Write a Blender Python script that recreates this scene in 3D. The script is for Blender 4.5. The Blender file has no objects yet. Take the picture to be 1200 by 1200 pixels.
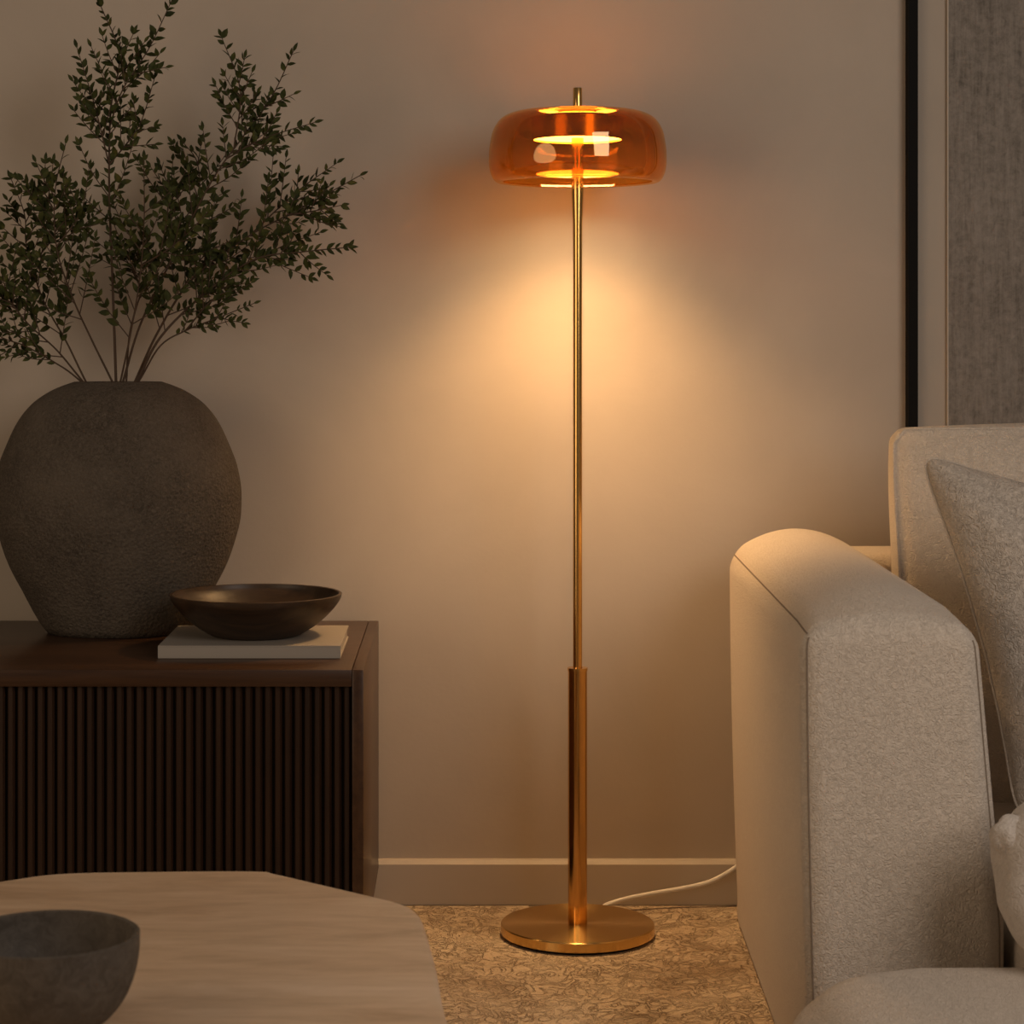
import bpy, bmesh, math, random
from mathutils import Vector, Matrix, noise as mnoise

C = bpy.context.scene.collection
PI = math.pi
random.seed(7)

# ------------------------------------------------------------------ camera
F = 2600.0            # focal length in pixels of a 1200 px frame
VX, VY = 545.0, 400.0 # where the optical axis meets the picture
CAMZ = 1.06
WALL = 4.188

cam_d = bpy.data.cameras.new('camera')
cam = bpy.data.objects.new('camera', cam_d)
C.objects.link(cam)
cam.location = (0, 0, CAMZ)
cam.rotation_euler = (PI / 2, 0, 0)
cam_d.sensor_width = 36.0
cam_d.lens = 36.0 * F / 1200.0
cam_d.shift_x = (600 - VX) / 1200.0
cam_d.shift_y = (VY - 600) / 1200.0
cam_d.clip_start = 0.05
cam_d.dof.use_dof = True
cam_d.dof.focus_distance = 3.85
cam_d.dof.aperture_fstop = 13.0
bpy.context.scene.camera = cam

# ------------------------------------------------------------------ world, lights, exposure
w = bpy.data.worlds.new('world')
bpy.context.scene.world = w
w.use_nodes = True
w.node_tree.nodes['Background'].inputs['Color'].default_value = (1.0, 0.82, 0.66, 1)
w.node_tree.nodes['Background'].inputs['Strength'].default_value = 0.085


def area(name, loc, target, size, size_y, power, color):
    d = bpy.data.lights.new(name, 'AREA')
    d.shape = 'RECTANGLE'
    d.size, d.size_y = size, size_y
    d.energy = power
    d.color = color
    o = bpy.data.objects.new(name, d)
    C.objects.link(o)
    o.location = loc
    o.rotation_euler = (Vector(target) - Vector(loc)).to_track_quat('-Z', 'Y').to_euler()
    return o


area('window_daylight', (1.9, 0.7, 2.1), (0.7, 3.2, 0.5), 1.3, 1.8, 36, (1.0, 0.87, 0.77))
fill_ = area('added_warm_fill', (-2.4, 1.3, 1.3), (0.7, 3.4, 0.5), 2.0, 2.0, 21, (1.0, 0.74, 0.50))  # added warm fill from the left, not an actual lamp in the room
fill_.data.shape = 'ELLIPSE'
LED_STRENGTH = 31.0
LED_COLOR = (1.0, 0.64, 0.30, 1)
BULB_POWER = 74.0
UP_STRENGTH = 25.0

sc = bpy.context.scene
sc.view_settings.view_transform = 'Standard'
sc.view_settings.look = 'None'
sc.view_settings.gamma = 1.0
sc.view_settings.use_curve_mapping = False
sc.view_settings.exposure = 0.0
sc.cycles.max_bounces = 16
sc.cycles.transparent_max_bounces = 24
sc.cycles.transmission_bounces = 12
sc.cycles.glossy_bounces = 8
sc.cycles.sample_clamp_indirect = 6.0


def at(px, py, Y):
    """a pixel of the 1200 px photograph at depth Y -> world point"""
    return Vector(((px - VX) / F * Y, Y, CAMZ - (py - VY) / F * Y))


# ------------------------------------------------------------------ materials
def mat(name):
    m = bpy.data.materials.new(name)
    m.use_nodes = True
    nt = m.node_tree
    b = nt.nodes['Principled BSDF']
    return m, nt, b


def N(nt, kind, **kw):
    n = nt.nodes.new(kind)
    for k, v in kw.items():
        if k in n.inputs:
            n.inputs[k].default_value = v
        else:
            setattr(n, k, v)
    return n


def coords(nt, scale=(1, 1, 1), rot=(0, 0, 0)):
    tc = N(nt, 'ShaderNodeTexCoord')
    mp = N(nt, 'ShaderNodeMapping')
    mp.inputs['Scale'].default_value = scale
    mp.inputs['Rotation'].default_value = rot
    nt.links.new(tc.outputs['Object'], mp.inputs['Vector'])
    return mp.outputs['Vector']


def noise(nt, vec, scale, detail=4, rough=0.55, dist=0.0):
    n = N(nt, 'ShaderNodeTexNoise')
    n.inputs['Scale'].default_value = scale
    n.inputs['Detail'].default_value = detail
    n.inputs['Roughness'].default_value = rough
    n.inputs['Distortion'].default_value = dist
    nt.links.new(vec, n.inputs['Vector'])
    return n.outputs['Fac']


def ramp(nt, fac, stops):
    r = N(nt, 'ShaderNodeValToRGB')
    e = r.color_ramp.elements
    while len(e) < len(stops):
        e.new(0.5)
    for i, (p, c) in enumerate(stops):
        e[i].position = p
        e[i].color = (c[0], c[1], c[2], 1)
    nt.links.new(fac, r.inputs['Fac'])
    return r.outputs['Color']


def mixc(nt, fac, a, b, mode='MIX'):
    m = N(nt, 'ShaderNodeMix')
    m.data_type = 'RGBA'
    m.blend_type = mode
    fa, ia, ib = m.inputs[0], m.inputs[6], m.inputs[7]
    for s, v in ((fa, fac), (ia, a), (ib, b)):
        if isinstance(v, (int, float)):
            s.default_value = v
        elif isinstance(v, tuple):
            s.default_value = (*v, 1) if len(v) == 3 else v
        else:
            nt.links.new(v, s)
    return m.outputs[2]


def bump(nt, b, h, strength, dist):
    n = N(nt, 'ShaderNodeBump')
    n.inputs['Strength'].default_value = strength
    n.inputs['Distance'].default_value = dist
    nt.links.new(h, n.inputs['Height'])
    nt.links.new(n.outputs['Normal'], b.inputs['Normal'])


def math_(nt, op, a, b):
    n = N(nt, 'ShaderNodeMath')
    n.operation = op
    for i, v in enumerate((a, b)):
        if isinstance(v, (int, float)):
            n.inputs[i].default_value = v
        else:
            nt.links.new(v, n.inputs[i])
    return n.outputs[0]


def plain(name, col, rough=0.6, metal=0.0, spec=0.5):
    m, nt, b = mat(name)
    b.inputs['Base Color'].default_value = (*col, 1)
    b.inputs['Roughness'].default_value = rough
    b.inputs['Metallic'].default_value = metal
    b.inputs['Specular IOR Level'].default_value = spec
    return m


def plaster(name, col):
    m, nt, b = mat(name)
    v = coords(nt)
    big = noise(nt, v, 2.2, 5, 0.6, 0.6)
    fine = noise(nt, v, 90, 3, 0.6)
    c1 = tuple(x * 0.93 for x in col)
    c2 = tuple(min(1, x * 1.06) for x in col)
    nt.links.new(ramp(nt, big, [(0.3, c1), (0.7, c2)]), b.inputs['Base Color'])
    b.inputs['Roughness'].default_value = 0.85
    b.inputs['Specular IOR Level'].default_value = 0.2
    h = math_(nt, 'ADD', math_(nt, 'MULTIPLY', noise(nt, v, 14, 4), 1.6), fine)
    bump(nt, b, h, 0.12, 0.002)
    return m


def fabric(name, c1, c2, scale=150, strength=0.55, fuzz=0.25):
    m, nt, b = mat(name)
    v = coords(nt)
    n1 = noise(nt, v, scale, 2, 0.5, 2.2)
    n2 = noise(nt, v, scale * 3.1, 2, 0.6, 0.8)
    ridges = math_(nt, 'ABSOLUTE', math_(nt, 'SUBTRACT', n1, 0.5), 0)
    h = math_(nt, 'SUBTRACT', math_(nt, 'MULTIPLY', n2, 0.35), math_(nt, 'MULTIPLY', ridges, 3.0))
    nt.links.new(ramp(nt, h, [(-0.0, c1), (0.35, c2)]), b.inputs['Base Color'])
    # slow tonal drift of a woven cloth
    b.inputs['Roughness'].default_value = 0.95
    b.inputs['Specular IOR Level'].default_value = 0.1
    b.inputs['Sheen Weight'].default_value = fuzz
    b.inputs['Sheen Roughness'].default_value = 0.5
    b.inputs['Sheen Tint'].default_value = (0.9, 0.8, 0.7, 1)
    bump(nt, b, h, strength, 0.003)
    return m


def wood(name, c1, c2, axis, rough=0.38):
    m, nt, b = mat(name)
    s = {'X': (1.2, 26, 26), 'Y': (26, 1.2, 26), 'Z': (26, 26, 1.2)}[axis]
    v = coords(nt, s)
    g = noise(nt, v, 1.6, 6, 0.62, 0.8)
    pores = noise(nt, v, 9.0, 3, 0.7)
    f = math_(nt, 'ADD', math_(nt, 'MULTIPLY', g, 0.8), math_(nt, 'MULTIPLY', pores, 0.2))
    nt.links.new(ramp(nt, f, [(0.32, c1), (0.68, c2)]), b.inputs['Base Color'])
    b.inputs['Roughness'].default_value = rough
    b.inputs['Specular IOR Level'].default_value = 0.4
    bump(nt, b, pores, 0.08, 0.001)
    return m


def stone(name, c1, c2, c3, scale, strength, rough=0.9):
    m, nt, b = mat(name)
    v = coords(nt)
    big = noise(nt, v, 7, 5, 0.6, 0.4)
    grit = noise(nt, v, scale, 5, 0.7, 1.2)
    pit = N(nt, 'ShaderNodeTexVoronoi')
    pit.inputs['Scale'].default_value = scale * 0.9
    nt.links.new(v, pit.inputs['Vector'])
    base = ramp(nt, big, [(0.3, c1), (0.7, c2)])
    specks = ramp(nt, grit, [(0.38, (0, 0, 0)), (0.72, (1, 1, 1))])
    nt.links.new(mixc(nt, specks, base, c3), b.inputs['Base Color'])
    b.inputs['Roughness'].default_value = rough
    b.inputs['Specular IOR Level'].default_value = 0.25
    h = math_(nt, 'ADD', grit, math_(nt, 'MULTIPLY', pit.outputs['Distance'], 0.8))
    bump(nt, b, h, strength, 0.004)
    return m


def brass(name, col, rough, aniso=0.0, radial=False):
    m, nt, b = mat(name)
    b.inputs['Base Color'].default_value = (*col, 1)
    b.inputs['Metallic'].default_value = 1.0
    b.inputs['Roughness'].default_value = rough
    if aniso:
        if aniso > 0.5:
            b.inputs['Anisotropic Rotation'].default_value = 0.25
        b.inputs['Anisotropic'].default_value = aniso
        t = N(nt, 'ShaderNodeTangent')
        t.direction_type = 'RADIAL'
        t.axis = 'Z'
        nt.links.new(t.outputs['Tangent'], b.inputs['Tangent'])
    return m


M = {}
M['wall'] = plaster('warm_plaster', (0.50, 0.43, 0.355))
M['baseboard'] = plain('painted_baseboard', (0.50, 0.44, 0.37), 0.5)
M['brass'] = brass('brushed_brass', (0.80, 0.47, 0.15), 0.20, 0.3)
M['brass_disc'] = brass('spun_brass', (0.82, 0.53, 0.19), 0.24, 0.93)
M['brass_pipe'] = brass('polished_brass', (0.74, 0.41, 0.13), 0.15)
M['black'] = plain('black_metal', (0.004, 0.0035, 0.003), 0.7, 0, 0.15)
M['cord'] = plain('white_cord', (0.78, 0.74, 0.68), 0.5)
M['sofa'] = fabric('oatmeal_boucle', (0.66, 0.575, 0.48), (0.79, 0.705, 0.605), 112, 0.75)
M['seam'] = plain('seam_crevice_shade', (0.24, 0.19, 0.145), 0.95, 0, 0.1)  # dark colour paints the shade inside the seam crevices
M['pillow'] = fabric('pale_boucle', (0.56, 0.49, 0.415), (0.78, 0.70, 0.61), 88, 1.0)
M['fluffy'] = fabric('fluffy_wool', (0.56, 0.50, 0.44), (0.72, 0.66, 0.59), 70, 0.6, 0.5)
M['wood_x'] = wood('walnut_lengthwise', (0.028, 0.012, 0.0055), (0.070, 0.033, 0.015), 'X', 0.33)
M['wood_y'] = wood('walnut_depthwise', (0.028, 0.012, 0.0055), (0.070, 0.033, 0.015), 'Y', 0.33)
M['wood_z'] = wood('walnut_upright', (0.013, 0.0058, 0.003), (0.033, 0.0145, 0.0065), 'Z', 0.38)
M['wood_dark'] = plain('dark_gap_wood', (0.010, 0.006, 0.004), 0.7)
M['vase'] = stone('rough_clay', (0.036, 0.028, 0.021), (0.112, 0.089, 0.067), (0.145, 0.118, 0.09), 190, 0.75)
M['bowl_wood'] = wood('dark_bowl_wood', (0.020, 0.012, 0.007), (0.060, 0.034, 0.018), 'X', 0.42)
M['bowl_clay'] = stone('charcoal_stoneware', (0.045, 0.037, 0.029), (0.105, 0.084, 0.064), (0.12, 0.10, 0.08), 60, 0.25, 0.6)
M['paper'] = plain('page_paper', (0.30, 0.265, 0.22), 0.8)
M['cover'] = plain('pale_cover', (0.29, 0.255, 0.215), 0.6)
M['twig'] = plain('brown_twig', (0.062, 0.036, 0.020), 0.8)

# leaves
m, nt, b = mat('dark_green_leaf')
v = coords(nt)
nt.links.new(ramp(nt, noise(nt, v, 55, 2), [(0.35, (0.022, 0.028, 0.007)), (0.6, (0.052, 0.060, 0.015)), (0.8, (0.13, 0.11, 0.028))]), b.inputs['Base Color'])
b.inputs['Roughness'].default_value = 0.65
b.inputs['Specular IOR Level'].default_value = 0.18
M['leaf'] = m

# travertine
m, nt, b = mat('travertine')
v = coords(nt, (1.6, 5.5, 5.5), (0, 0, 0.08))
g = noise(nt, v, 3.0, 8, 0.66, 0.5)
f2 = noise(nt, coords(nt, (6, 34, 34), (0, 0, 0.1)), 2.0, 4, 0.6, 0.4)
f = math_(nt, 'ADD', math_(nt, 'MULTIPLY', g, 0.75), math_(nt, 'MULTIPLY', f2, 0.25))
nt.links.new(ramp(nt, f, [(0.30, (0.50, 0.335, 0.205)), (0.5, (0.66, 0.475, 0.31)), (0.70, (0.78, 0.60, 0.43))]), b.inputs['Base Color'])
b.inputs['Roughness'].default_value = 0.55
b.inputs['Specular IOR Level'].default_value = 0.35
bump(nt, b, f2, 0.08, 0.001)
M['travertine'] = m

# rug
m, nt, b = mat('worn_wool_rug')
v = coords(nt)
big = noise(nt, v, 4.0, 6, 0.68, 0.6)
worm = noise(nt, coords(nt, (1, 0.8, 1)), 30, 3, 0.6, 1.6)
wr = math_(nt, 'ABSOLUTE', math_(nt, 'SUBTRACT', worm, 0.5), 0)
worm2 = noise(nt, v, 75, 2, 0.5, 1.2)
fine = noise(nt, v, 200, 3, 0.6)
col = ramp(nt, big, [(0.30, (0.36, 0.26, 0.17)), (0.50, (0.60, 0.47, 0.335)), (0.70, (0.72, 0.59, 0.44))])
cre = ramp(nt, wr, [(0.0, (0.42, 0.38, 0.34)), (0.035, (1, 1, 1))])
msk = ramp(nt, noise(nt, v, 9, 3, 0.6), [(0.40, (0, 0, 0)), (0.58, (1, 1, 1))])
nt.links.new(mixc(nt, msk, col, mixc(nt, 1.0, col, cre, 'MULTIPLY')), b.inputs['Base Color'])
b.inputs['Roughness'].default_value = 1.0
b.inputs['Specular IOR Level'].default_value = 0.05
hh = math_(nt, 'ADD', math_(nt, 'MULTIPLY', math_(nt, 'MINIMUM', wr, 0.07), 10.0), math_(nt, 'ADD', math_(nt, 'MULTIPLY', worm2, 0.9), math_(nt, 'MULTIPLY', fine, 0.4)))
bump(nt, b, hh, 0.9, 0.007)
M['rug'] = m

M['floor'] = wood('oak_floor', (0.20, 0.13, 0.08), (0.30, 0.20, 0.125), 'X', 0.5)

# picture canvas: coarse grey brushed plaster
m, nt, b = mat('grey_brushed_canvas')
v1 = coords(nt, (60, 60, 5))
v2 = coords(nt, (26, 26, 34))
a1 = noise(nt, v1, 2.0, 5, 0.7, 0.4)
a2 = noise(nt, v2, 1.6, 5, 0.7, 0.4)
big = noise(nt, coords(nt), 5, 5, 0.65)
sp = noise(nt, coords(nt), 75, 6, 0.75, 0.5)
f = math_(nt, 'ADD', math_(nt, 'MULTIPLY', a1, 0.30), math_(nt, 'ADD', math_(nt, 'MULTIPLY', sp, 0.35), math_(nt, 'ADD', math_(nt, 'MULTIPLY', a2, 0.15), math_(nt, 'MULTIPLY', big, 0.20))))
nt.links.new(ramp(nt, f, [(0.38, (0.11, 0.095, 0.08)), (0.5, (0.225, 0.198, 0.17)), (0.62, (0.31, 0.275, 0.24))]), b.inputs['Base Color'])
b.inputs['Roughness'].default_value = 0.9
bump(nt, b, f, 0.6, 0.004)
M['canvas'] = m
M['mat_board'] = plaster('beige_mat_board', (0.44, 0.38, 0.315))
M['edge'] = plain('pale_canvas_edge', (0.50, 0.43, 0.35), 0.8)

# amber glass: thin tinted sheet with a clear reflection
m, nt, b = mat('amber_glass')
nt.nodes.remove(b)
out = nt.nodes['Material Output']
tr = N(nt, 'ShaderNodeBsdfTransparent')
tr.inputs['Color'].default_value = (0.875, 0.625, 0.27, 1)
gl = N(nt, 'ShaderNodeBsdfGlossy')
gl.inputs['Color'].default_value = (1.0, 0.80, 0.52, 1)
gl.inputs['Roughness'].default_value = 0.02
tl = N(nt, 'ShaderNodeBsdfTranslucent')
tl.inputs['Color'].default_value = (0.85, 0.42, 0.12, 1)
df = N(nt, 'ShaderNodeBsdfDiffuse')
df.inputs['Color'].default_value = (0.55, 0.20, 0.03, 1)
lw = N(nt, 'ShaderNodeLayerWeight')
lw.inputs['Blend'].default_value = 0.5
fr = N(nt, 'ShaderNodeMath')
fr.operation = 'MULTIPLY_ADD'
pw = math_(nt, 'POWER', lw.outputs['Facing'], 4.0)
nt.links.new(pw, fr.inputs[0])
fr.inputs[1].default_value = 0.80
fr.inputs[2].default_value = 0.11
mx0 = N(nt, 'ShaderNodeMixShader')
mx0.inputs['Fac'].default_value = 0.5
nt.links.new(tl.outputs[0], mx0.inputs[1])
nt.links.new(df.outputs[0], mx0.inputs[2])
mx1 = N(nt, 'ShaderNodeMixShader')
mx1.inputs['Fac'].default_value = 0.05
nt.links.new(tr.outputs[0], mx1.inputs[1])
nt.links.new(mx0.outputs[0], mx1.inputs[2])
mx2 = N(nt, 'ShaderNodeMixShader')
nt.links.new(fr.outputs[0], mx2.inputs['Fac'])
nt.links.new(mx1.outputs[0], mx2.inputs[1])
nt.links.new(gl.outputs[0], mx2.inputs[2])
nt.links.new(mx2.outputs[0], out.inputs['Surface'])
M['glass'] = m

m, nt, b = mat('glowing_led_disc')
b.inputs['Base Color'].default_value = (0.9, 0.8, 0.65, 1)
b.inputs['Emission Color'].default_value = LED_COLOR
b.inputs['Emission Strength'].default_value = LED_STRENGTH
M['led'] = m
m, nt, b = mat('added_up_glow')  # added emitter that warms the wall above the shade, not a lamp part
b.inputs['Base Color'].default_value = (0.9, 0.8, 0.65, 1)
b.inputs['Emission Color'].default_value = LED_COLOR
b.inputs['Emission Strength'].default_value = UP_STRENGTH
M['up_fill'] = m


# ------------------------------------------------------------------ mesh helpers
def obj(name, bm, m, parent=None, smooth=True, loc=None, angle=None):
    me = bpy.data.meshes.new(name)
    bmesh.ops.recalc_face_normals(bm, faces=bm.faces)
    bm.to_mesh(me)
    bm.free()
    for mm in (m if isinstance(m, (list, tuple)) else [m]):
        me.materials.append(mm)
    if smooth:
        for p in me.polygons:
            p.use_smooth = True
        me.set_sharp_from_angle(angle=math.radians(angle or 40))
    o = bpy.data.objects.new(name, me)
    C.objects.link(o)
    if parent:
        o.parent = parent
    if loc:
        o.location = loc
    return o


def tag(o, label=None, cat=None, group=None, kind=None):
    if label: o['label'] = label
    if cat: o['category'] = cat
    if group: o['group'] = group
    if kind: o['kind'] = kind
    return o


def thing(name, label, cat, loc=(0, 0, 0), rz=0.0, group=None):
    o = bpy.data.objects.new(name, None)
    C.objects.link(o)
    o.location = loc
    o.rotation_euler = (0, 0, rz)
    o.empty_display_size = 0.1
    return tag(o, label, cat, group)


def bx(bm, x0, x1, y0, y1, z0, z1, bev=0.0, seg=2):
    vs = [bm.verts.new((x, y, z)) for x in (x0, x1) for y in (y0, y1) for z in (z0, z1)]
    idx = [(0, 1, 3, 2), (4, 6, 7, 5), (0, 4, 5, 1), (2, 3, 7, 6), (0, 2, 6, 4), (1, 5, 7, 3)]
    fs = [bm.faces.new([vs[i] for i in f]) for f in idx]
    if bev:
        es = list({e for f in fs for e in f.edges})
        bmesh.ops.bevel(bm, geom=es, offset=bev, segments=seg, affect='EDGES', profile=0.5)
    return bm


def box(x0, x1, y0, y1, z0, z1, bev=0.0, seg=2):
    return bx(bmesh.new(), x0, x1, y0, y1, z0, z1, bev, seg)


def lathe(profile, seg=96, bm=None, sx=1.0, sy=1.0, closed=False):
    """revolve (r, z) points about Z; points with r = 0 become poles"""
    bm = bm or bmesh.new()
    rings = []
    for r, z in profile:
        if r < 1e-6:
            rings.append([bm.verts.new((0, 0, z))])
        else:
            rings.append([bm.verts.new((r * sx * math.cos(2 * PI * i / seg), r * sy * math.sin(2 * PI * i / seg), z)) for i in range(seg)])
    pairs = list(zip(rings, rings[1:]))
    if closed:
        pairs.append((rings[-1], rings[0]))
    for a, b in pairs:
        if len(a) == 1 and len(b) == 1:
            continue
        for i in range(seg):
            j = (i + 1) % seg
            if len(a) == 1:
                bm.faces.new((a[0], b[j], b[i]))
            elif len(b) == 1:
                bm.faces.new((a[i], a[j], b[0]))
            else:
                bm.faces.new((a[i], a[j], b[j], b[i]))
    return bm


def catmull(pts, n=6):
    pts = [Vector(p) for p in pts]
    if len(pts) < 3:
        return [pts[0].lerp(pts[-1], i / n) for i in range(n + 1)]
    P = [pts[0] * 2 - pts[1]] + pts + [pts[-1] * 2 - pts[-2]]
    out = []
    for i in range(1, len(P) - 2):
        p0, p1, p2, p3 = P[i - 1:i + 3]
        for k in range(n):
            t = k / n
            out.append(0.5 * ((2 * p1) + (p2 - p0) * t + (2 * p0 - 5 * p1 + 4 * p2 - p3) * t * t + (3 * p1 - p0 - 3 * p2 + p3) * t ** 3))
    out.append(pts[-1].copy())
    return out


def tube(bm, pts, rad, seg=8):
    """round tube through pts; rad is a number or a function of 0..1"""
    n = len(pts)
    up = None
    rings = []
    for i, p in enumerate(pts):
        d = (pts[min(i + 1, n - 1)] - pts[max(i - 1, 0)])
        if d.length < 1e-9:
            d = Vector((0, 0, 1))
        d.normalize()
        if up is None:
            up = d.orthogonal().normalized()
        else:
            up = up - d * up.dot(d)
            up = up.normalized() if up.length > 1e-6 else d.orthogonal().normalized()
        s = d.cross(up)
        r = rad(i / (n - 1)) if callable(rad) else rad
        rings.append([bm.verts.new(p + (up * math.cos(2 * PI * k / seg) + s * math.sin(2 * PI * k / seg)) * r) for k in range(seg)])
    for a, b in zip(rings, rings[1:]):
        for k in range(seg):
            j = (k + 1) % seg
            bm.faces.new((a[k], a[j], b[j], b[k]))
    bm.faces.new(rings[0][::-1])
    bm.faces.new(rings[-1])
    return bm


class Soft:
    """upholstered block: a box with rounded edges and swollen faces, deformed by fn"""
    def __init__(self, h, r, puff=(0, 0, 0), fn=None, n=18, arc=5):
        self.h, self.r, self.puff, self.fn, self.n, self.arc = h, r, puff, fn, n, arc

    def axis(self, i):
        h, r = self.h[i], self.r
        c = h - r
        a = [-(c + r * math.tan(PI / 4 * k / self.arc)) for k in range(self.arc, 0, -1)]
        mid = [-c + 2 * c * k / self.n for k in range(self.n + 1)]
        b = [-x for x in reversed(a)]
        return a + mid + b

    def place(self, q):
        h, r = self.h, self.r
        inner = Vector([max(-(h[i] - r), min(h[i] - r, q[i])) for i in range(3)])
        d = q - inner
        p = inner + d.normalized() * r if d.length > 1e-9 else inner.copy()
        u = [max(-1, min(1, q[i] / h[i])) for i in range(3)]
        for i in range(3):
            j, k = (i + 1) % 3, (i + 2) % 3
            p[i] += u[i] ** 3 * self.puff[i] * (1 - u[j] ** 2) * (1 - u[k] ** 2)
        return self.fn(p, u) if self.fn else p

    def build(self, bm=None):
        bm = bm or bmesh.new()
        ax = [self.axis(i) for i in range(3)]
        newv = []
        for i in range(3):
            j, k = (i + 1) % 3, (i + 2) % 3
            for s in (-1, 1):
                g = []
                for a in ax[j]:
                    row = []
                    for b in ax[k]:
                        q = Vector((0, 0, 0))
                        q[i], q[j], q[k] = s * self.h[i], a, b
                        row.append(bm.verts.new(self.place(q)))
                    g.append(row)
                    newv += row
                for a in range(len(g) - 1):
                    for b in range(len(g[0]) - 1):
                        f = (g[a][b], g[a + 1][b], g[a + 1][b + 1], g[a][b + 1])
                        bm.faces.new(f if s > 0 else f[::-1])
        bmesh.ops.remove_doubles(bm, verts=newv, dist=1e-5)
        return bm

    def line(self, a, b, n=40):
        """points of the surface between two points of the box (in -1..1)"""
        out = []
        for i in range(n + 1):
            t = i / n
            q = Vector([(a[k] * (1 - t) + b[k] * t) * self.h[k] for k in range(3)])
            out.append(self.place(q))
        return out


# ------------------------------------------------------------------ setting
tag(obj('floor', box(-3.2, 3.2, -0.6, WALL + 0.1, -0.1, -0.008), M['floor'], smooth=False), kind='structure')
tag(obj('wall_back', box(-3.2, 3.2, WALL, WALL + 0.1, -0.008, 2.7), M['wall'], smooth=False), kind='structure')
bb = bmesh.new()
prof = [(WALL, 0), (WALL - 0.016, 0), (WALL - 0.016, 0.076), (WALL - 0.010, 0.083), (WALL, 0.084)]
ends = [[bb.verts.new((x, y, z)) for y, z in prof] for x in (-3.2, 3.2)]
for i in range(5):
    j = (i + 1) % 5
    bb.faces.new((ends[0][i], ends[0][j], ends[1][j], ends[1][i]))
bb.faces.new(ends[0]); bb.faces.new(ends[1][::-1])
tag(obj('baseboard_back', bb, M['baseboard'], smooth=False), kind='structure')

rug = obj('rug', box(-2.6, 2.6, 0.9, WALL - 0.018, -0.0079, 0.0, 0.003), M['rug'], smooth=False)
tag(rug, 'worn beige textured wool rug on the floor beneath the brass lamp', 'rug')

# ------------------------------------------------------------------ framed picture behind the sofa
PX0 = (1061 - VX) / F * WALL
fr_ = thing('framed_artwork', 'tall grey textured artwork with a thin black frame behind the sofa', 'artwork', (PX0, WALL, 0.80))
fw = 11 / F * WALL
Wd, Ht = 1.5, 1.25
fm = bmesh.new()
bx(fm, 0, fw, -0.030, -0.001, 0, Ht); bx(fm, Wd - fw, Wd, -0.030, -0.001, 0, Ht)
bx(fm, fw, Wd - fw, -0.030, -0.001, 0, fw); bx(fm, fw, Wd - fw, -0.030, -0.001, Ht - fw, Ht)
obj('frame', fm, M['black'], fr_, smooth=False)
obj('mat_board', box(fw, Wd - fw, -0.014, -0.001, fw, Ht - fw), M['mat_board'], fr_, smooth=False)
cx = (1107 - 1061) / F * WALL
cv = obj('canvas', box(cx + 0.0025, Wd - cx, -0.022, -0.0145, cx, Ht - cx), M['canvas'], fr_, smooth=False)
obj('canvas_edge', box(cx, cx + 0.0025, -0.0225, -0.0145, cx, Ht - cx), M['edge'], cv, smooth=False)

# ------------------------------------------------------------------ sideboard
SX1, SY0, SY1, SZ = -0.1625, 3.545, 4.170, 0.535
SX0 = -1.62
sb = thing('sideboard', 'low dark walnut sideboard with a vertically slatted front', 'sideboard', ((SX0 + SX1) / 2, 3.86, 0))
ox, oy = (SX0 + SX1) / 2, 3.86


def sbx(x0, x1, y0, y1, z0, z1, bev=0.0, bm=None):
    return bx(bm or bmesh.new(), x0 - ox, x1 - ox, y0 - oy, y1 - oy, z0, z1, bev)


obj('top', sbx(SX0 + 0.0188, SX1 - 0.0188, SY0, SY1, SZ - 0.027, SZ, 0.0012), M['wood_x'], sb)
for x0 in (SX0, SX1 - 0.018):
    obj('side_panel', sbx(x0, x0 + 0.018, SY0, SY1, 0.07, SZ, 0.0012), M['wood_y'], sb)
obj('back_panel', sbx(SX0 + 0.018, SX1 - 0.018, SY1 - 0.012, SY1 - 0.001, 0.07, SZ - 0.028), M['wood_x'], sb)
obj('bottom_panel', sbx(SX0 + 0.0185, SX1 - 0.0185, SY0 + 0.02, SY1 - 0.013, 0.071, 0.089), M['wood_x'], sb)
pitch = 11.63 / 733
xr = SX1 - 0.020
half_n = 45
for d in range(2):
    slats = bmesh.new()
    n = half_n
    for i in range(n):
        x1 = xr - (d * n + i) * pitch
        x0 = x1 - pitch * 0.70
        y0 = SY0 + 0.010
        # flat strip with eased long edges
        prof = [(x0, y0 + 0.012), (x0, y0 + 0.0015), (x0 + 0.0015, y0), (x1 - 0.0034, y0), (x1, y0 + 0.0040), (x1, y0 + 0.012)]
        zz = (0.073, SZ - 0.0285)
        R = [[slats.verts.new((x - ox, y - oy, z)) for x, y in prof] for z in zz]
        for k in range(6):
            j = (k + 1) % 6
            slats.faces.new((R[0][k], R[0][j], R[1][j], R[1][k]))
        slats.faces.new(R[0]); slats.faces.new(R[1][::-1])
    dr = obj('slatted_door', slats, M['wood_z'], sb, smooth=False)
    xa = xr - (d * n + n) * pitch + 0.002
    obj('backing_board', sbx(xa, xr - d * n * pitch, SY0 + 0.0225, SY0 + 0.034, 0.09, SZ - 0.0285), M['wood_dark'], dr, smooth=False)
obj('plinth', sbx(SX0 + 0.09, SX1 - 0.09, SY0 + 0.09, SY1 - 0.06, 0.0005, 0.0705), M['wood_dark'], sb, smooth=False)

# ------------------------------------------------------------------ vase
VYD = 4.0
vc = at(138, 450, VYD)
vs = VYD / F
rim_z = at(0, 449, VYD).z
H = rim_z - SZ


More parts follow.
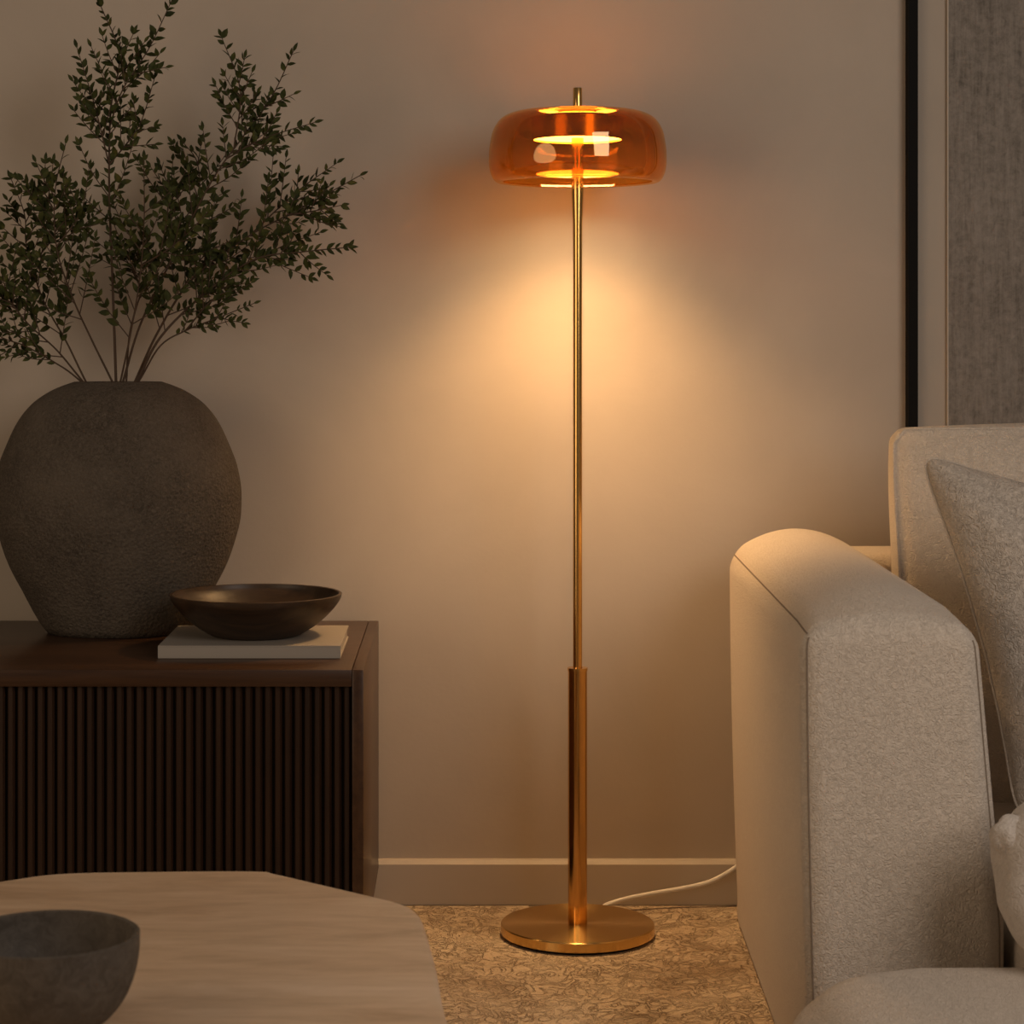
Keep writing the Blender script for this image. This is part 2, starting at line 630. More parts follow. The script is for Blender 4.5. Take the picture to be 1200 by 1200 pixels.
def vprof(t):
    """half width (m) at height fraction t, read off the photograph (half width px, height px from the rim)"""
    pts = [(0, 55), (3, 64), (9, 78), (24, 100), (45, 117), (72, 130), (99, 140), (129, 144.5), (152, 144), (187, 136), (214, 126), (240, 112), (265, 99), (283, 88), (290, 83)]
    k = t * 290
    n = len(pts)
    sl = [0] * n                                    # smooth (monotone cubic) through the points
    dd = [(pts[i + 1][1] - pts[i][1]) / (pts[i + 1][0] - pts[i][0]) for i in range(n - 1)]
    sl[0], sl[-1] = dd[0], dd[-1]
    for i in range(1, n - 1):
        sl[i] = 0 if dd[i - 1] * dd[i] <= 0 else 2 * dd[i - 1] * dd[i] / (dd[i - 1] + dd[i])
    for i in range(n - 1):
        a, b = pts[i][0], pts[i + 1][0]
        if k <= b + 1e-6:
            h = b - a
            f = (k - a) / h
            return vs * ((2 * f ** 3 - 3 * f ** 2 + 1) * pts[i][1] + (f ** 3 - 2 * f ** 2 + f) * h * sl[i] + (-2 * f ** 3 + 3 * f ** 2) * pts[i + 1][1] + (f ** 3 - f ** 2) * h * sl[i + 1])
    return pts[-1][1] * vs


tt = [(i / 60) ** 1.6 for i in range(61)]
raw = [(vprof(t), rim_z - SZ - t * H) for t in tt]
sm = []
for i in range(61):
    a, b_, c_ = raw[max(0, i - 1)], raw[i], raw[min(60, i + 1)]
    sm.append(((a[0] + 2 * b_[0] + c_[0]) / 4, b_[1]))
outer = sm[::-1]                                     # foot to rim
outer[0] = (outer[0][0] - 0.004, 0.0)
inner = [(max(0.03, r - 0.014), z) for r, z in reversed(outer) if z > 0.02]
inner[0] = (outer[-1][0] - 0.012, outer[-1][1] - 0.004)
prof = [(0, 0.0)] + outer + [(outer[-1][0] - 0.006, outer[-1][1] + 0.002)] + inner + [(0, 0.022)]
vase = obj('vase', lathe(prof, 128, sx=1.0, sy=0.70), M['vase'], loc=(vc.x, VYD + 0.005, SZ + 0.0005), angle=70)
tag(vase, 'large rounded rough grey-brown clay vase on the dark sideboard', 'vase')

# ------------------------------------------------------------------ book and bowl on the sideboard
bk = thing('book', 'large pale closed book lying under the dark wooden bowl', 'book', (-0.357, 3.669, SZ + 0.0005), 0.0)
bw, bd, bt = 0.302, 0.262, 0.0212
cv_ = bmesh.new()
bx(cv_, -bw / 2, bw / 2, 0, bd, 0, 0.0022, 0.0006)
bx(cv_, -bw / 2, bw / 2, 0, bd, bt - 0.0022, bt, 0.0006)
bx(cv_, -bw / 2, bw / 2, 0, 0.0022, 0.0022, bt - 0.0022)
obj('cover', cv_, M['cover'], bk, smooth=False)
obj('pages', box(-bw / 2 + 0.003, bw / 2 - 0.003, 0.0024, bd - 0.004, 0.0024, bt - 0.0024), M['paper'], bk, smooth=False)


def bowl_profile(rr, rb, h, t, power, foot=0.004):
    o_, i_ = [], []
    n = 22
    for k in range(n + 1):
        s = k / n
        r = rb + (rr - rb) * math.sin(s * PI / 2) ** power
        z = foot + (h - foot) * (1 - math.cos(s * PI / 2)) if power < 1.01 else foot + (h - foot) * s
        o_.append((r, z))
    for r, z in reversed(o_):
        i_.append((max(r - t, 0.0), z + t * 0.9 * (1 - z / h)))
    i_[0] = (rr - t, h - 0.0008)
    return [(0, 0.0)] + [(rb * 0.93, 0.0), (rb * 0.97, foot * 0.5)] + o_ + [(rr - t * 0.5, h + 0.0012)] + i_ + [(0, i_[-1][1] - 0.0005)]


bowlY = 3.80
bc = at(300, 742, bowlY)
bz = SZ + 0.0005 + bt
# shallow flared dish: profile (radius, height)
op = [(0.070, 0.0), (0.079, 0.003), (0.096, 0.013), (0.112, 0.025), (0.128, 0.040), (0.139, 0.053), (0.145, 0.063), (0.147, 0.071)]
opc = [(p.x, p.y) for p in catmull([Vector((a, b_, 0)) for a, b_ in op], 5)]
ip = [(r - 0.0055, z + 0.0045 * (1 - z / 0.075)) for r, z in reversed(opc)]
bowl = obj('wooden_bowl', lathe([(0, 0.0015)] + opc + [(0.1445, 0.0722)] + ip + [(0, 0.0055)], 112), M['bowl_wood'], loc=(bc.x, bowlY, bz + 0.0004), angle=50)
tag(bowl, 'wide shallow dark wooden bowl resting on the pale book', 'bowl')

# ------------------------------------------------------------------ branches in the vase
def leaf(bm, p, d, up, L, wd, cup):
    """one small pointed oval leaf, folded along its midrib"""
    d = d.normalized()
    s = d.cross(up)
    s = s.normalized() if s.length > 1e-5 else d.orthogonal().normalized()
    nrm = s.cross(d)
    ts = (0.0, 0.14, 0.40, 0.70, 1.0)
    ws = (0.05, 0.30, 0.50, 0.36, 0.0)
    mid = [p + d * (L * t) - nrm * (cup * L * t * t) for t in ts]
    mv = [bm.verts.new(q) for q in mid]
    for sg in (1, -1):
        ev = [bm.verts.new(mid[k] + s * (sg * ws[k] * wd) + nrm * (0.22 * ws[k] * wd)) for k in range(4)]
        for k in range(3):
            bm.faces.new((mv[k], mv[k + 1], ev[k + 1], ev[k]))
        bm.faces.new((mv[3], mv[4], ev[3]))


def rnd(a, b):
    return random.uniform(a, b)


def leafy(bm, pts, start, spacing, size, rs):
    """leaves in alternating pairs along a twig"""
    total = sum((b_ - a).length for a, b_ in zip(pts, pts[1:]))
    dist, acc, k = start * total, 0.0, 0
    for a, b_ in zip(pts, pts[1:]):
        seg = (b_ - a).length
        if seg < 1e-6:
            continue
        dr_ = (b_ - a) / seg
        while dist < acc + seg:
            p = a + dr_ * (dist - acc)
            f = dist / total
            side = dr_.cross(Vector((0, -1, 0)))
            side = side.normalized() if side.length > 1e-3 else Vector((1, 0, 0))
            sg = 1 if k % 2 else -1
            az = rnd(-0.9, 0.9)
            outv = (side * math.cos(az) * sg + Vector((0, -1, 0)) * math.sin(az)).normalized()
            ang = math.radians(rnd(32, 62))
            dv = dr_ * math.cos(ang) + outv * math.sin(ang) + Vector((0, 0, rnd(-0.1, 0.25)))
            L = size * rnd(0.75, 1.15) * (1.0 - 0.35 * f)
            upv = Vector((rnd(-0.7, 0.7), rnd(-1.2, -0.1), rnd(0.1, 1.0)))
            leaf(bm, p, dv, upv, L, L * rnd(0.46, 0.60), rnd(-0.1, 0.25))
            if random.random() < 0.45:
                dv2 = dr_ * math.cos(ang) - outv * math.sin(ang) + Vector((0, 0, rnd(-0.1, 0.2)))
                leaf(bm, p, dv2, upv, L * 0.9, L * rnd(0.40, 0.5), rnd(-0.1, 0.25))
            k += 1
            dist += spacing * rnd(0.7, 1.3)
        acc += seg
    leaf(bm, pts[-1], pts[-1] - pts[-2], Vector((0, -1, 0.4)), size * 0.65, size * 0.26, 0.1)


MOUTH = vc


def branch(label, main, subs=(), dy=0.0, twig_from=0.35, twig_len=95, bare=0.42, n_twigs=10, r0=0.0030, leaf_px=16):
    """main and subs are lists of photograph pixels; dy leans the branch away from the wall (negative) towards its tip"""
    sz = leaf_px * 1.12 / F * VYD
    root = thing('leafy_branch', label, 'branch', (vc.x, VYD, SZ + 0.30), 0, 'leafy branches in the clay vase')
    off = Vector(root.location)
    stem, fol = bmesh.new(), bmesh.new()
    n = len(main)

    def P(px, py, d):
        return at(px, py, VYD) + Vector((0, d, 0))

    ent = main[0]
    nx = main[1]
    lx = ent[0] + (ent[0] - nx[0]) / max(20.0, ent[1] - nx[1]) * 75
    low = [P(max(100, min(176, lx)), 523, 0.0)]
    pts = low + [P(x, y, dy * max(0, (450 - y)) / 450.0 + (0.0 if i == 0 else rnd(-0.012, 0.012))) for i, (x, y) in enumerate(main)]
    line = catmull(pts, 8)
    tube(stem, [p - off for p in line], lambda t: 0.72 * r0 * (1 - 0.80 * t) + 0.0004, 7)
    lines = [(line, bare, r0)]
    for s_ in subs:
        sp = [P(x, y, dy * max(0, (450 - y)) / 450.0 + rnd(-0.02, 0.02)) for x, y in s_]
        # start on the main line
        j = min(range(len(line)), key=lambda q: (line[q].x - sp[0].x) ** 2 + (line[q].z - sp[0].z) ** 2)
        sp[0] = line[j].copy()
        sl = catmull(sp, 8)
        tube(stem, [p - off for p in sl], lambda t: 0.0013 * (1 - 0.7 * t) + 0.0003, 6)
        lines.append((sl, 0.22, 0.0015))
    for li, (ln, st, rr) in enumerate(lines):
        loc = [p - off for p in ln]
        leafy(fol, loc, st + 0.12, 0.0125, sz, random)
        # side twigs
        tot = len(ln)
        nt_ = int(n_twigs * 1.05) if li == 0 else max(2, int(n_twigs * 0.45))
        f1 = 0.84 if li == 0 else 0.58
        f0 = twig_from if li == 0 else 0.2
        for q in range(nt_):
            f = f0 + (f1 - f0) * (q + rnd(0.1, 0.9)) / nt_
            i = min(tot - 2, int(f * (tot - 1)))
            p = loc[i]
            dr_ = (loc[i + 1] - loc[i]).normalized()
            side = dr_.cross(Vector((0, -1, 0)))
            side = side.normalized() if side.length > 1e-3 else Vector((1, 0, 0))
            sg = 1 if q % 2 else -1
            a = math.radians(rnd(28, 52))
            dv = (dr_ * math.cos(a) + side * sg * math.sin(a) + Vector((0, rnd(-0.45, 0.15), rnd(-0.05, 0.25)))).normalized()
            L = twig_len / F * VYD * rnd(0.55, 1.1) * (1.05 - 0.62 * (f - f0) / (f1 - f0)) * (1.0 if li == 0 else 0.75)
            bend = Vector((0, 0, rnd(0.0, 0.35)))
            tp = [p, p + dv * L * 0.5, p + (dv + bend * 0.5).normalized() * L]
            # stay off the wall
            for v_ in tp:
                lim = WALL - 0.035 - off.y
                if v_.y > lim: v_.y = lim
            tl_ = catmull(tp, 5)
            tube(stem, tl_, lambda t: 0.0009 * (1 - 0.6 * t) + 0.0003, 5)
            leafy(fol, tl_, 0.22, 0.0115, sz * 0.92, random)
    obj('stem', stem, M['twig'], root)
    obj('leaves', fol, M['leaf'], root, smooth=False)
    return root


branch('tallest leafy branch rising straight up from the clay vase',
       [(136, 448), (134, 330), (132, 220), (134, 130), (146, 70), (124, 12)],
       [[(134, 150), (150, 110), (180, 60), (208, 8)], [(133, 190), (118, 130), (98, 62)], [(134, 200), (165, 150), (187, 96)]],
       dy=-0.06, twig_from=0.42, n_twigs=12, r0=0.0036)
branch('leafy branch reaching lowest and furthest right towards the brass lamp',
       [(160, 448), (190, 395), (240, 345), (300, 305), (360, 296), (410, 291)],
       [[(270, 320), (330, 290), (377, 274)], [(215, 370), (250, 335), (285, 322)]], dy=-0.10, twig_from=0.36, n_twigs=10, r0=0.0036)
branch('leafy branch arching right with a forked tip beside the lamp glow',
       [(158, 448), (185, 385), (225, 325), (290, 275), (350, 243), (420, 203)],
       [[(290, 275), (345, 222), (392, 187)], [(330, 250), (370, 245), (398, 238)], [(205, 355), (235, 300), (262, 285)]], dy=0.10, twig_from=0.34, n_twigs=14, r0=0.0034)
branch('leafy branch climbing up right with three separated upper tips',
       [(144, 448), (165, 380), (205, 300), (250, 215), (285, 165), (320, 115), (346, 64)],
       [[(278, 180), (285, 110), (262, 46)], [(275, 190), (310, 165), (370, 146)]], dy=-0.05, twig_from=0.36, n_twigs=14, r0=0.0030)
branch('leafy branch with a single slender tip between the two tallest',
       [(148, 448), (152, 380), (180, 300), (225, 235), (228, 190), (209, 162)],
       [[(200, 265), (198, 220), (197, 185)], [(165, 340), (150, 300), (152, 260)]], dy=0.08, twig_from=0.34, n_twigs=12, r0=0.0024)
branch('slim leafy branch in the middle just right of the tallest',
       [(141, 448), (158, 380), (168, 320), (175, 260), (178, 192)],
       [[(168, 310), (215, 285), (262, 240)]], dy=-0.16, twig_from=0.36, n_twigs=10, r0=0.0024)
branch('short low leafy branch drooping to the right above the vase',
       [(162, 448), (190, 405), (222, 386), (260, 372), (300, 356)],
       [[(215, 384), (255, 350), (284, 338)]], dy=-0.16, twig_from=0.55, twig_len=55, bare=0.5, n_twigs=6, r0=0.0024, leaf_px=13)
branch('leafy branch leaning up left with its tip under the tallest',
       [(132, 448), (108, 398), (88, 350), (70, 290), (72, 225), (84, 172)],
       [[(76, 250), (55, 225), (42, 222)], [(70, 290), (100, 250), (110, 200)]], dy=-0.10, twig_from=0.40, n_twigs=13, r0=0.0026)
branch('leafy branch at the far left with an upright slender tip',
       [(101, 448), (76, 400), (48, 350), (30, 290), (24, 250), (9, 208)],
       [[(36, 310), (60, 270), (52, 240)]], dy=0.06, twig_from=0.36, n_twigs=13, r0=0.0024)
branch('leafy branch spreading wide to the left edge of the plant',
       [(98, 448), (66, 410), (30, 374), (2, 330), (-25, 270)],
       [[(30, 375), (10, 350), (-20, 340)]], dy=-0.08, twig_from=0.34, n_twigs=11, r0=0.0024)
branch('lowest leafy branch drooping left over the vase shoulder',
       [(96, 448), (64, 424), (30, 405), (2, 395), (-30, 372)],
       [], dy=-0.12, twig_from=0.40, twig_len=60, bare=0.45, n_twigs=7, r0=0.0022, leaf_px=13)

# ------------------------------------------------------------------ floor lamp
LX, LY = 0.2008, 3.96
lamp = thing('floor_lamp', 'slim brass floor lamp with a glowing amber glass shade', 'floor lamp', (LX, LY, 0.0))
zl = lambda py: CAMZ - (py - VY) / F * LY
base_r = 0.137
obj('base', lathe([(0, 0.004), (base_r - 0.003, 0.004), (base_r, 0.006), (base_r, 0.0205), (base_r - 0.002, 0.0225), (0.0, 0.0225)], 128), M['brass_disc'], lamp, angle=30)
obj('base_pad', lathe([(0, 0.0002), (base_r - 0.008, 0.0002), (base_r - 0.008, 0.0042), (0, 0.0042)], 96), M['black'], lamp, angle=30)
z1 = zl(783)
obj('lower_pole', lathe([(0, 0.0226), (0.0172, 0.0226), (0.0172, z1 - 0.002), (0.0160, z1), (0.0, z1)], 48), M['brass_pipe'], lamp, angle=30)
obj('pole_collar', lathe([(0.0172, z1 - 0.004), (0.0182, z1 - 0.004), (0.0182, z1 + 0.001), (0.009, z1 + 0.0012)], 48), M['brass'], lamp, angle=30)
led_z = zl(162)
zt = zl(225)
obj('upper_pole', lathe([(0, z1), (0.0082, z1), (0.0082, zl(300)), (0.0086, zl(262)), (0.0108, zt), (0.0108, led_z + 0.002), (0, led_z + 0.002)], 40), M['brass'], lamp, angle=30)
# LED housing above the pole
hz0, hz1 = led_z - 0.003, zl(136)
head = obj('lamp_head', lathe([(0, hz1 - 0.001), (0.080, hz1 - 0.001), (0.0825, hz1 - 0.004), (0.0825, hz0), (0.0785, hz0), (0.0785, led_z + 0.004), (0, led_z + 0.004)], 96), M['brass'], lamp, angle=30)
obj('led_panel', lathe([(0.012, led_z + 0.0035), (0.012, led_z), (0.0782, led_z), (0.0782, led_z + 0.0035)], 96, closed=True), M['led'], head, angle=30)['label'] = 'glowing warm white disc'
obj('added_up_ring', lathe([(0.050, hz1 - 0.0008), (0.050, hz1), (0.074, hz1), (0.074, hz1 - 0.0008)], 96, closed=True), M['up_fill'], head, angle=30)['label'] = 'added glowing ring for the wall glow above the shade'
bd_ = bpy.data.lights.new('lamp_bulb', 'SPOT')
bd_.energy = BULB_POWER
bd_.color = (1.0, 0.57, 0.235)
bd_.spot_size = math.radians(113)
bd_.spot_blend = 0.9
bd_.shadow_soft_size = 0.06
bo_ = bpy.data.objects.new('lamp_bulb', bd_)
C.objects.link(bo_)
bo_.parent = lamp
bo_.location = (0, 0, led_z - 0.002)
# glass shade
gz = lambda py: zl(py)
op = [(0.030, gz(130)), (0.090, gz(130.5)), (0.118, gz(133)), (0.138, gz(140)), (0.151, gz(153)), (0.157, gz(171)), (0.1585, gz(186)), (0.1570, gz(199)), (0.152, gz(208)), (0.1465, gz(212.5)), (0.140, gz(214)), (0.133, gz(213))]
opc = [(p.x, p.y) for p in catmull([Vector((a, b_, 0)) for a, b_ in op], 6)]
th = 0.0035
ins = []
for i in range(len(opc)):
    a, b_ = opc[max(0, i - 1)], opc[min(len(opc) - 1, i + 1)]
    tx, tz = b_[0] - a[0], b_[1] - a[1]
    l = math.hypot(tx, tz)
    ins.append((opc[i][0] + tz / l * th, opc[i][1] - tx / l * th))
sh = obj('glass_shade', lathe(opc + ins[::-1], 144, closed=True), M['glass'], lamp, angle=60)
obj('shade_cap', lathe([(0, gz(134.5)), (0.034, gz(134.5)), (0.036, gz(131)), (0.036, gz(128.2)), (0.024, gz(127.4)), (0.024, gz(126)), (0, gz(126))], 64), M['brass'], lamp, angle=30)
obj('finial', lathe([(0, gz(126.5)), (0.0082, gz(126.5)), (0.0082, gz(103.8)), (0.0076, gz(103)), (0, gz(103))], 32), M['brass'], lamp, angle=30)
L0 = Vector((LX, LY, 0))
cp = [Vector((LX, LY + base_r - 0.012, 0.013)), Vector((0.245, 4.105, 0.0075)), at(712, 1060, 4.125), at(735, 1053, 4.13), at(765, 1047, 4.14), at(800, 1041, 4.15), at(830, 1034, 4.152), at(852, 1023, 4.154), at(870, 1011, 4.156), at(900, 992, 4.158)]
for p in cp:
    p.z = max(p.z, 0.0048)
obj('cord', tube(bmesh.new(), [p - L0 for p in catmull(cp, 8)], 0.0045, 10), M['cord'], lamp)['label'] = 'white power cord'

# ------------------------------------------------------------------ sofa
SO = Vector((0.447, 2.95, 0))
YAW = -math.radians(1.7)
sofa = thing('sofa', 'oatmeal upholstered sofa with a broad rounded arm beside the lamp', 'sofa', SO, YAW)

# arm: local x across (0 .. 0.255), y depth (0 .. 1.08), z up
AW, AD, AH = 0.238, 1.09, 0.672


def arm_fn(p, u):
    q = Vector((p.x + AW / 2, p.y + AD / 2, p.z + AH / 2 + 0.004))
    zz = q.z / AH
    # top arches across its width
    if u[2] > 0:
        q.z += 0.046 * (1 - (p.x / (AW / 2)) ** 2) * max(0, u[2]) ** 2 * (0.35 + 0.65 * min(1.0, max(0.0, (q.y - 0.0) / 0.12)))
    # sides draw in towards the floor, the inner side swells at mid height
    k = max(0.0, 1 - zz)
    if p.z < -(AH / 2 - 0.031):            # the foot of the arm keeps its full width
        if p.x < -(AW / 2 - 0.031): q.x = 0.0
        if p.x > AW / 2 - 0.031: q.x = AW
    q.x += (0.016 * k ** 1.6) * (1 - (u[0] + 1) / 2)
    q.x += 0.036 * min(1, 1.7 * k) * ((u[0] + 1) / 2)
    q.y += 0.012 * k * (1 - (u[1] + 1) / 2)
    return q


arm_s = Soft((AW / 2, AD / 2, AH / 2), 0.030, (0.006, 0.006, 0.0), arm_fn, 20, 5)
arm_o = obj('arm', arm_s.build(), M['sofa'], sofa, angle=80)
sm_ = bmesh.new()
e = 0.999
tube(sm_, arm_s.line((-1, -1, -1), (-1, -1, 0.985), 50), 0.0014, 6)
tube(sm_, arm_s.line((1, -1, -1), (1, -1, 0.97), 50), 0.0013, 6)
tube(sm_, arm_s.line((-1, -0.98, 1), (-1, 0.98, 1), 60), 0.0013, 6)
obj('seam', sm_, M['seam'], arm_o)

# back frame, base, seat, back cushion
BF = Soft((0.86, 0.09, 0.325), 0.025, (0, 0.004, 0.006), None, 12, 4)
bf = BF.build()
bmesh.ops.translate(bf, verts=bf.verts, vec=(1.02, 1.03, 0.362))
obj('back_frame', bf, M['sofa'], sofa, angle=80)
obj('base', box(0.30, 1.83, 0.06, 0.90, 0.03, 0.115, 0.015, 3), M['sofa'], sofa)
for fx, fy in ((0.06, 0.10), (0.06, 1.0), (1.75, 0.10), (1.75, 1.0)):
    z1_ = 0.066 if fx > 1 else 0.012
    obj('foot', box(fx, fx + 0.05, fy - 0.025, fy + 0.025, 0.0003, z1_), M['black'], sofa, smooth=False)

BCW, BCD, BCH = 0.86, 0.20, 0.64
def bc_fn(p, u):
    q = p.copy()
    q.y *= 1 - 0.60 * abs(u[0]) ** 3.0
    q.y *= 1 - 0.35 * max(0, u[2]) ** 6
    q.y += 0.10 * p.z                     # leans back
    q.x += 0.004 * math.sin(p.z * 14 + 1)
    return q
bcs = Soft((BCW / 2, BCD / 2, BCH / 2), 0.028, (0.010, 0.045, 0.012), bc_fn, 16, 4)
bcm = bcs.build()
bc_at = Vector((0.712 + BCW / 2 - SO.x, 3.80 - SO.y, 0.922 - 0.012 - BCH / 2))
bmesh.ops.translate(bcm, verts=bcm.verts, vec=bc_at)
bco = obj('back_cushion', bcm, M['sofa'], sofa, angle=80)
pp = bmesh.new()
pts = bcs.line((-1, -0.80, -0.95), (-1, -0.80, 0.92), 40) + bcs.line((-0.96, -0.80, 1), (0.96, -0.80, 1), 40)
tube(pp, [p + bc_at for p in pts], 0.0026, 6)
obj('piping', pp, M['sofa'], bco)

# T shaped seat: a wide front reaching past the arm and a narrower rear part inside it
seat = bmesh.new()
def seat_fn(p, u):
    q = p.copy()
    q.z = max(q.z, -0.125)                # flat underside
    return q
s1 = Soft((0.80, 0.345, 0.125), 0.085, (0.02, 0.02, 0.022), seat_fn, 16, 6)
g = s1.build()
for v_ in g.verts:
    # round the corner next to the arm in plan
    lx, ly = v_.co.x + 0.80, 0.345 - v_.co.y
    R = 0.17
    if lx < R and ly < R:
        dx, dy = R - lx, R - ly
        d = math.hypot(dx, dy)
        m_ = max(dx, dy)
        if d > 1e-6:
            k = m_ / d
            v_.co.x = -0.80 + R - dx * k
            v_.co.y = 0.345 - (R - dy * k)
bmesh.ops.translate(g, verts=g.verts, vec=(0.41 + 0.80 - SO.x, 2.555 - SO.y, 0.135))
me_t = bpy.data.meshes.new('tmp'); g.to_mesh(me_t); g.free(); seat.from_mesh(me_t); bpy.data.meshes.remove(me_t)
s2 = Soft((0.56, 0.44, 0.140), 0.05, (0.0, 0.0, 0.015), seat_fn, 12, 4)
g = s2.build()
bmesh.ops.translate(g, verts=g.verts, vec=(0.735 + 0.56 - SO.x, 3.30 - SO.y, 0.155))
me_t = bpy.data.meshes.new('tmp'); g.to_mesh(me_t); g.free(); seat.from_mesh(me_t); bpy.data.meshes.remove(me_t)
seat_o = obj('seat_cushion', seat, M['sofa'], sofa, angle=80)
obj('under_frame', box(0.03, 1.53, -0.60, 0.05, 0.0005, 0.05, 0.008), M['black'], sofa)


# ------------------------------------------------------------------ pillows
def pillow_mesh(h, thick, pinch=0.07, n=44, wr=0.006, seed=0):
    bm = bmesh.new()
    sides = []

    def pos(u, v, s):
        x = u * h * (1 - pinch * (1 - v * v) * abs(u) ** 2)
        z = v * h * (1 - pinch * (1 - u * u) * abs(v) ** 2)
        rc = 1 - 0.055 * (abs(u) * abs(v)) ** 14       # rounded corners
        x, z = x * rc, z * rc
        t = thick * ((1 - abs(u) ** 3.4) * (1 - abs(v) ** 3.4)) ** 0.52
        wv = mnoise.noise(Vector((u * 2.6 + seed, v * 2.6, s * 3.0))) * wr * 3 * (1 - abs(u) ** 6) * (1 - abs(v) ** 6)
        edge = mnoise.noise(Vector((u * 5 + seed, v * 5, 9))) * 0.004
        return Vector((x, s * (t + wv if t > 0 else 0) + edge, z))

    for s in (-1, 1):
        g = [[bm.verts.new(pos(math.sin(PI / 2 * (-1 + 2 * i / n)), math.sin(PI / 2 * (-1 + 2 * j / n)), s)) for j in range(n + 1)] for i in range(n + 1)]
        for i in range(n):
            for j in range(n):
                f = (g[i][j], g[i + 1][j], g[i + 1][j + 1], g[i][j + 1])
                bm.faces.new(f if s < 0 else f[::-1])
    bmesh.ops.remove_doubles(bm, verts=bm.verts, dist=1e-5)
    loop = []
    for k in range(4):
        for i in range(n):
            t = math.sin(PI / 2 * (-1 + 2 * i / n))
            u, v = [(t, -1), (1, t), (-t, 1), (-1, -t)][k]
            loop.append(pos(u, v, 0.0))
    return bm, loop


# throw pillow: its upper left corner shows at (1087, 545)
PY = 3.50
ph = 0.285
sh_ = math.tan(math.radians(12))
tilt = math.radians(-15)
bmp, loop = pillow_mesh(ph, 0.100, 0.085, 48, 0.006, 3)
for v_ in bmp.verts:
    x, z = v_.co.x, v_.co.z
    v_.co.x, v_.co.z = x - sh_ * z, z - sh_ * x
loop = [Vector((p.x - sh_ * p.z, p.y, p.z - sh_ * p.x)) for p in loop]
tpil = obj('throw_pillow', bmp, M['pillow'], angle=80)
cvec = Matrix.Rotation(tilt, 3, 'X') @ Vector((-ph - sh_ * ph, 0, ph + sh_ * ph))
cvec.x += 0.008
cvec.z -= 0.008
tpil.location = at(1079, 534, PY) - cvec
tpil.rotation_euler = (tilt, 0, 0)
tag(tpil, 'square ivory textured throw pillow leaning against the back cushion', 'pillow')
pb = bmesh.new()
tube(pb, loop + [loop[0]], 0.0030, 7)
obj('piping', pb, M['sofa'], tpil)

# low plump pillow on the seat in front
h2 = 0.115
bm = bmesh.new()
def low_fn(p, u):
    q = p.copy()
    n_ = mnoise.noise(Vector((p.x * 9 + 4, p.y * 9, p.z * 11))) * 0.013
    q += Vector((-abs(n_), n_, n_ * 0.6))
    if u[2] < -0.2:
        q.x += 0.045 * (abs(u[2]) - 0.2) * (1 if u[0] < 0 else -1)
    return q
lp = Soft((0.22, 0.075, 0.112), 0.060, (0.006, 0.02, 0.012), low_fn, 16, 6)
lpo = obj('lumbar_pillow', lp.build(), M['fluffy'], angle=80)
lpo.location = (0.682 + 0.22, 2.80, 0.268 + 0.100)
lpo.rotation_euler = (math.radians(-8), 0, 0)
tag(lpo, 'low fluffy cream pillow standing on the seat beneath the throw pillow', 'pillow')
tp = bmesh.new()
tuf = Soft((0.024, 0.022, 0.024), 0.020, (0.004, 0.004, 0.004), lambda p, u: p * (1 + 0.12 * mnoise.noise(p * 45)), 4, 4).build(tp)
bmesh.ops.translate(tp, verts=tp.verts, vec=(-0.212, -0.015, 0.066))
obj('corner_tuft', tp, M['fluffy'], lpo, angle=80)

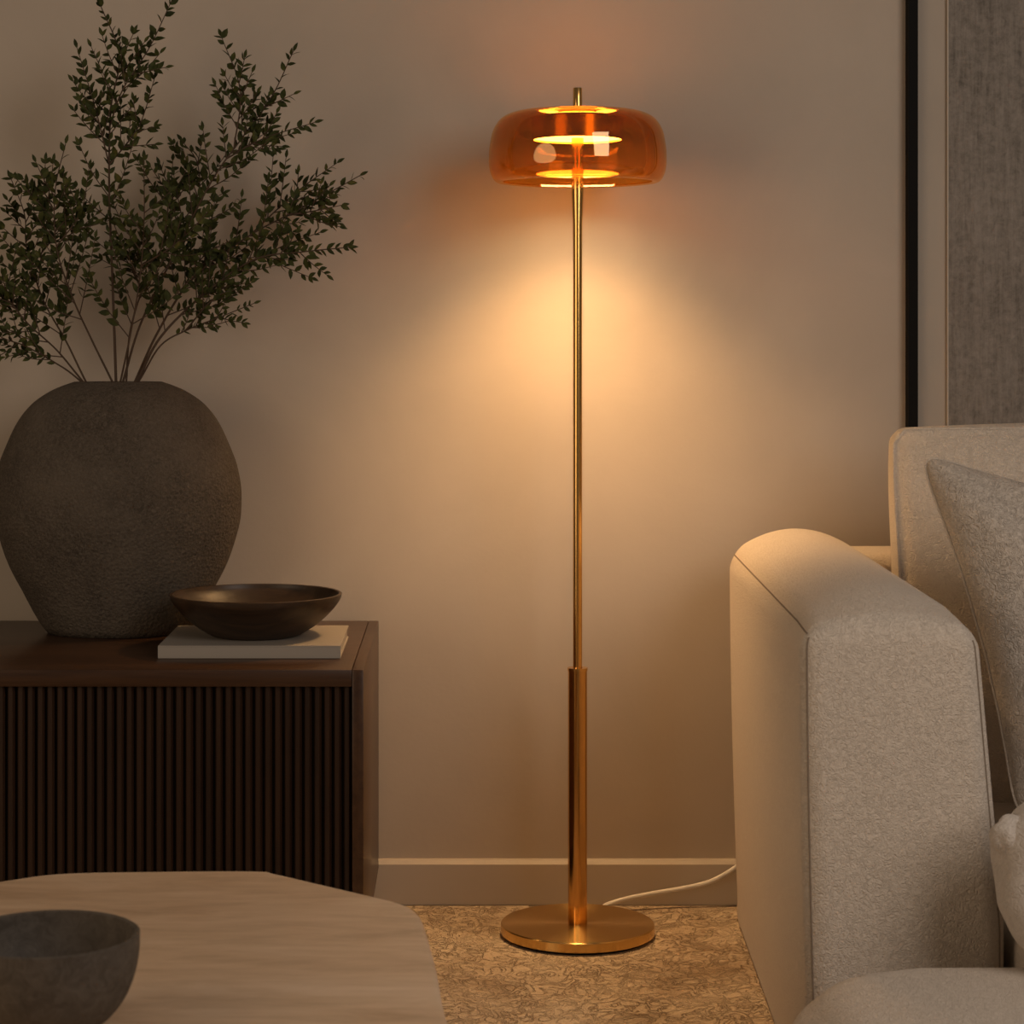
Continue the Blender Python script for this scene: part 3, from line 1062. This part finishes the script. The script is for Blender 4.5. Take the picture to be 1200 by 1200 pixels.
# ------------------------------------------------------------------ coffee table and its bowl
TZ = 0.385
ttop = [(0, 1032), (70, 1023), (180, 1020.5), (300, 1020), (328, 1024), (380, 1036), (440, 1050), (474, 1059), (492, 1072), (499, 1088), (511, 1130), (527, 1200)]
def tpt(px, py):
    Y = (CAMZ - TZ) * F / (py - VY)
    return Vector(((px - VX) / F * Y, Y, 0))
outline = [tpt(*p) for p in ttop]
outline += [Vector((0.03, 1.95, 0)), Vector((0.02, 1.75, 0)), Vector((-0.06, 1.66, 0)), Vector((-0.25, 1.60, 0)), Vector((-0.65, 1.60, 0)), Vector((-0.88, 1.74, 0)), Vector((-0.93, 2.0, 0)), Vector((-0.90, 2.30, 0)), Vector((-0.78, 2.58, 0))]
cl = catmull(outline + [outline[0]], 5)[:-1]
tcx, tcy = -0.48, 2.2
tbl = thing('coffee_table', 'low travertine coffee table with softly cut corners in front of the sideboard', 'coffee table', (tcx, tcy, 0))


def slab(pts, z0, z1, bev, scale=1.0, bm=None):
    bm = bm or bmesh.new()
    lay = [(z0, bev), (z0 + bev * 0.3, bev * 0.3), (z0 + bev, 0), (z1 - bev, 0), (z1 - bev * 0.3, bev * 0.3), (z1, bev)]
    n = len(pts)
    cen = Vector((tcx, tcy, 0))
    P_ = [cen + (p - cen) * scale for p in pts]
    rings = []
    for z, ins_ in lay:
        ring = []
        for i in range(n):
            t = (P_[(i + 1) % n] - P_[i - 1]).normalized()
            nrm = Vector((-t.y, t.x, 0))          # outline runs clockwise seen from above: inward = right
            if (cen - P_[i]).dot(nrm) < 0: nrm = -nrm
            p = P_[i] + nrm * ins_
            ring.append(bm.verts.new((p.x - tcx, p.y - tcy, z)))
        rings.append(ring)
    for a, b_ in zip(rings, rings[1:]):
        for i in range(n):
            j = (i + 1) % n
            bm.faces.new((a[i], a[j], b_[j], b_[i]))
    bm.faces.new(rings[0][::-1]); bm.faces.new(rings[-1])
    return bm


obj('tabletop', slab(cl, TZ - 0.065, TZ, 0.006), M['travertine'], tbl, angle=50)
obj('pedestal', slab(cl, 0.0005, TZ - 0.0655, 0.004, 0.55), M['travertine'], tbl, angle=50)

bh, br = 0.092, 0.091
bY = 2.18
cc = at(55, 1105, bY)
cop = [(0.040, 0.0), (0.048, 0.002), (0.063, 0.012), (0.077, 0.030), (0.086, 0.052), (0.090, 0.074), (0.0905, bh)]
opc = [(p.x, p.y) for p in catmull([Vector((a, b_, 0)) for a, b_ in cop], 5)]
ip = [(max(0, r - 0.0055), z + 0.006 * (1 - z / bh)) for r, z in reversed(opc)]
cb = obj('clay_bowl', lathe([(0, 0.001)] + opc + [(0.0880, bh + 0.0015)] + ip + [(0, 0.0065)], 112), M['bowl_clay'], loc=(cc.x, bY, TZ + 0.0005), angle=55)
tag(cb, 'deep round dark stoneware bowl on the travertine coffee table', 'bowl')
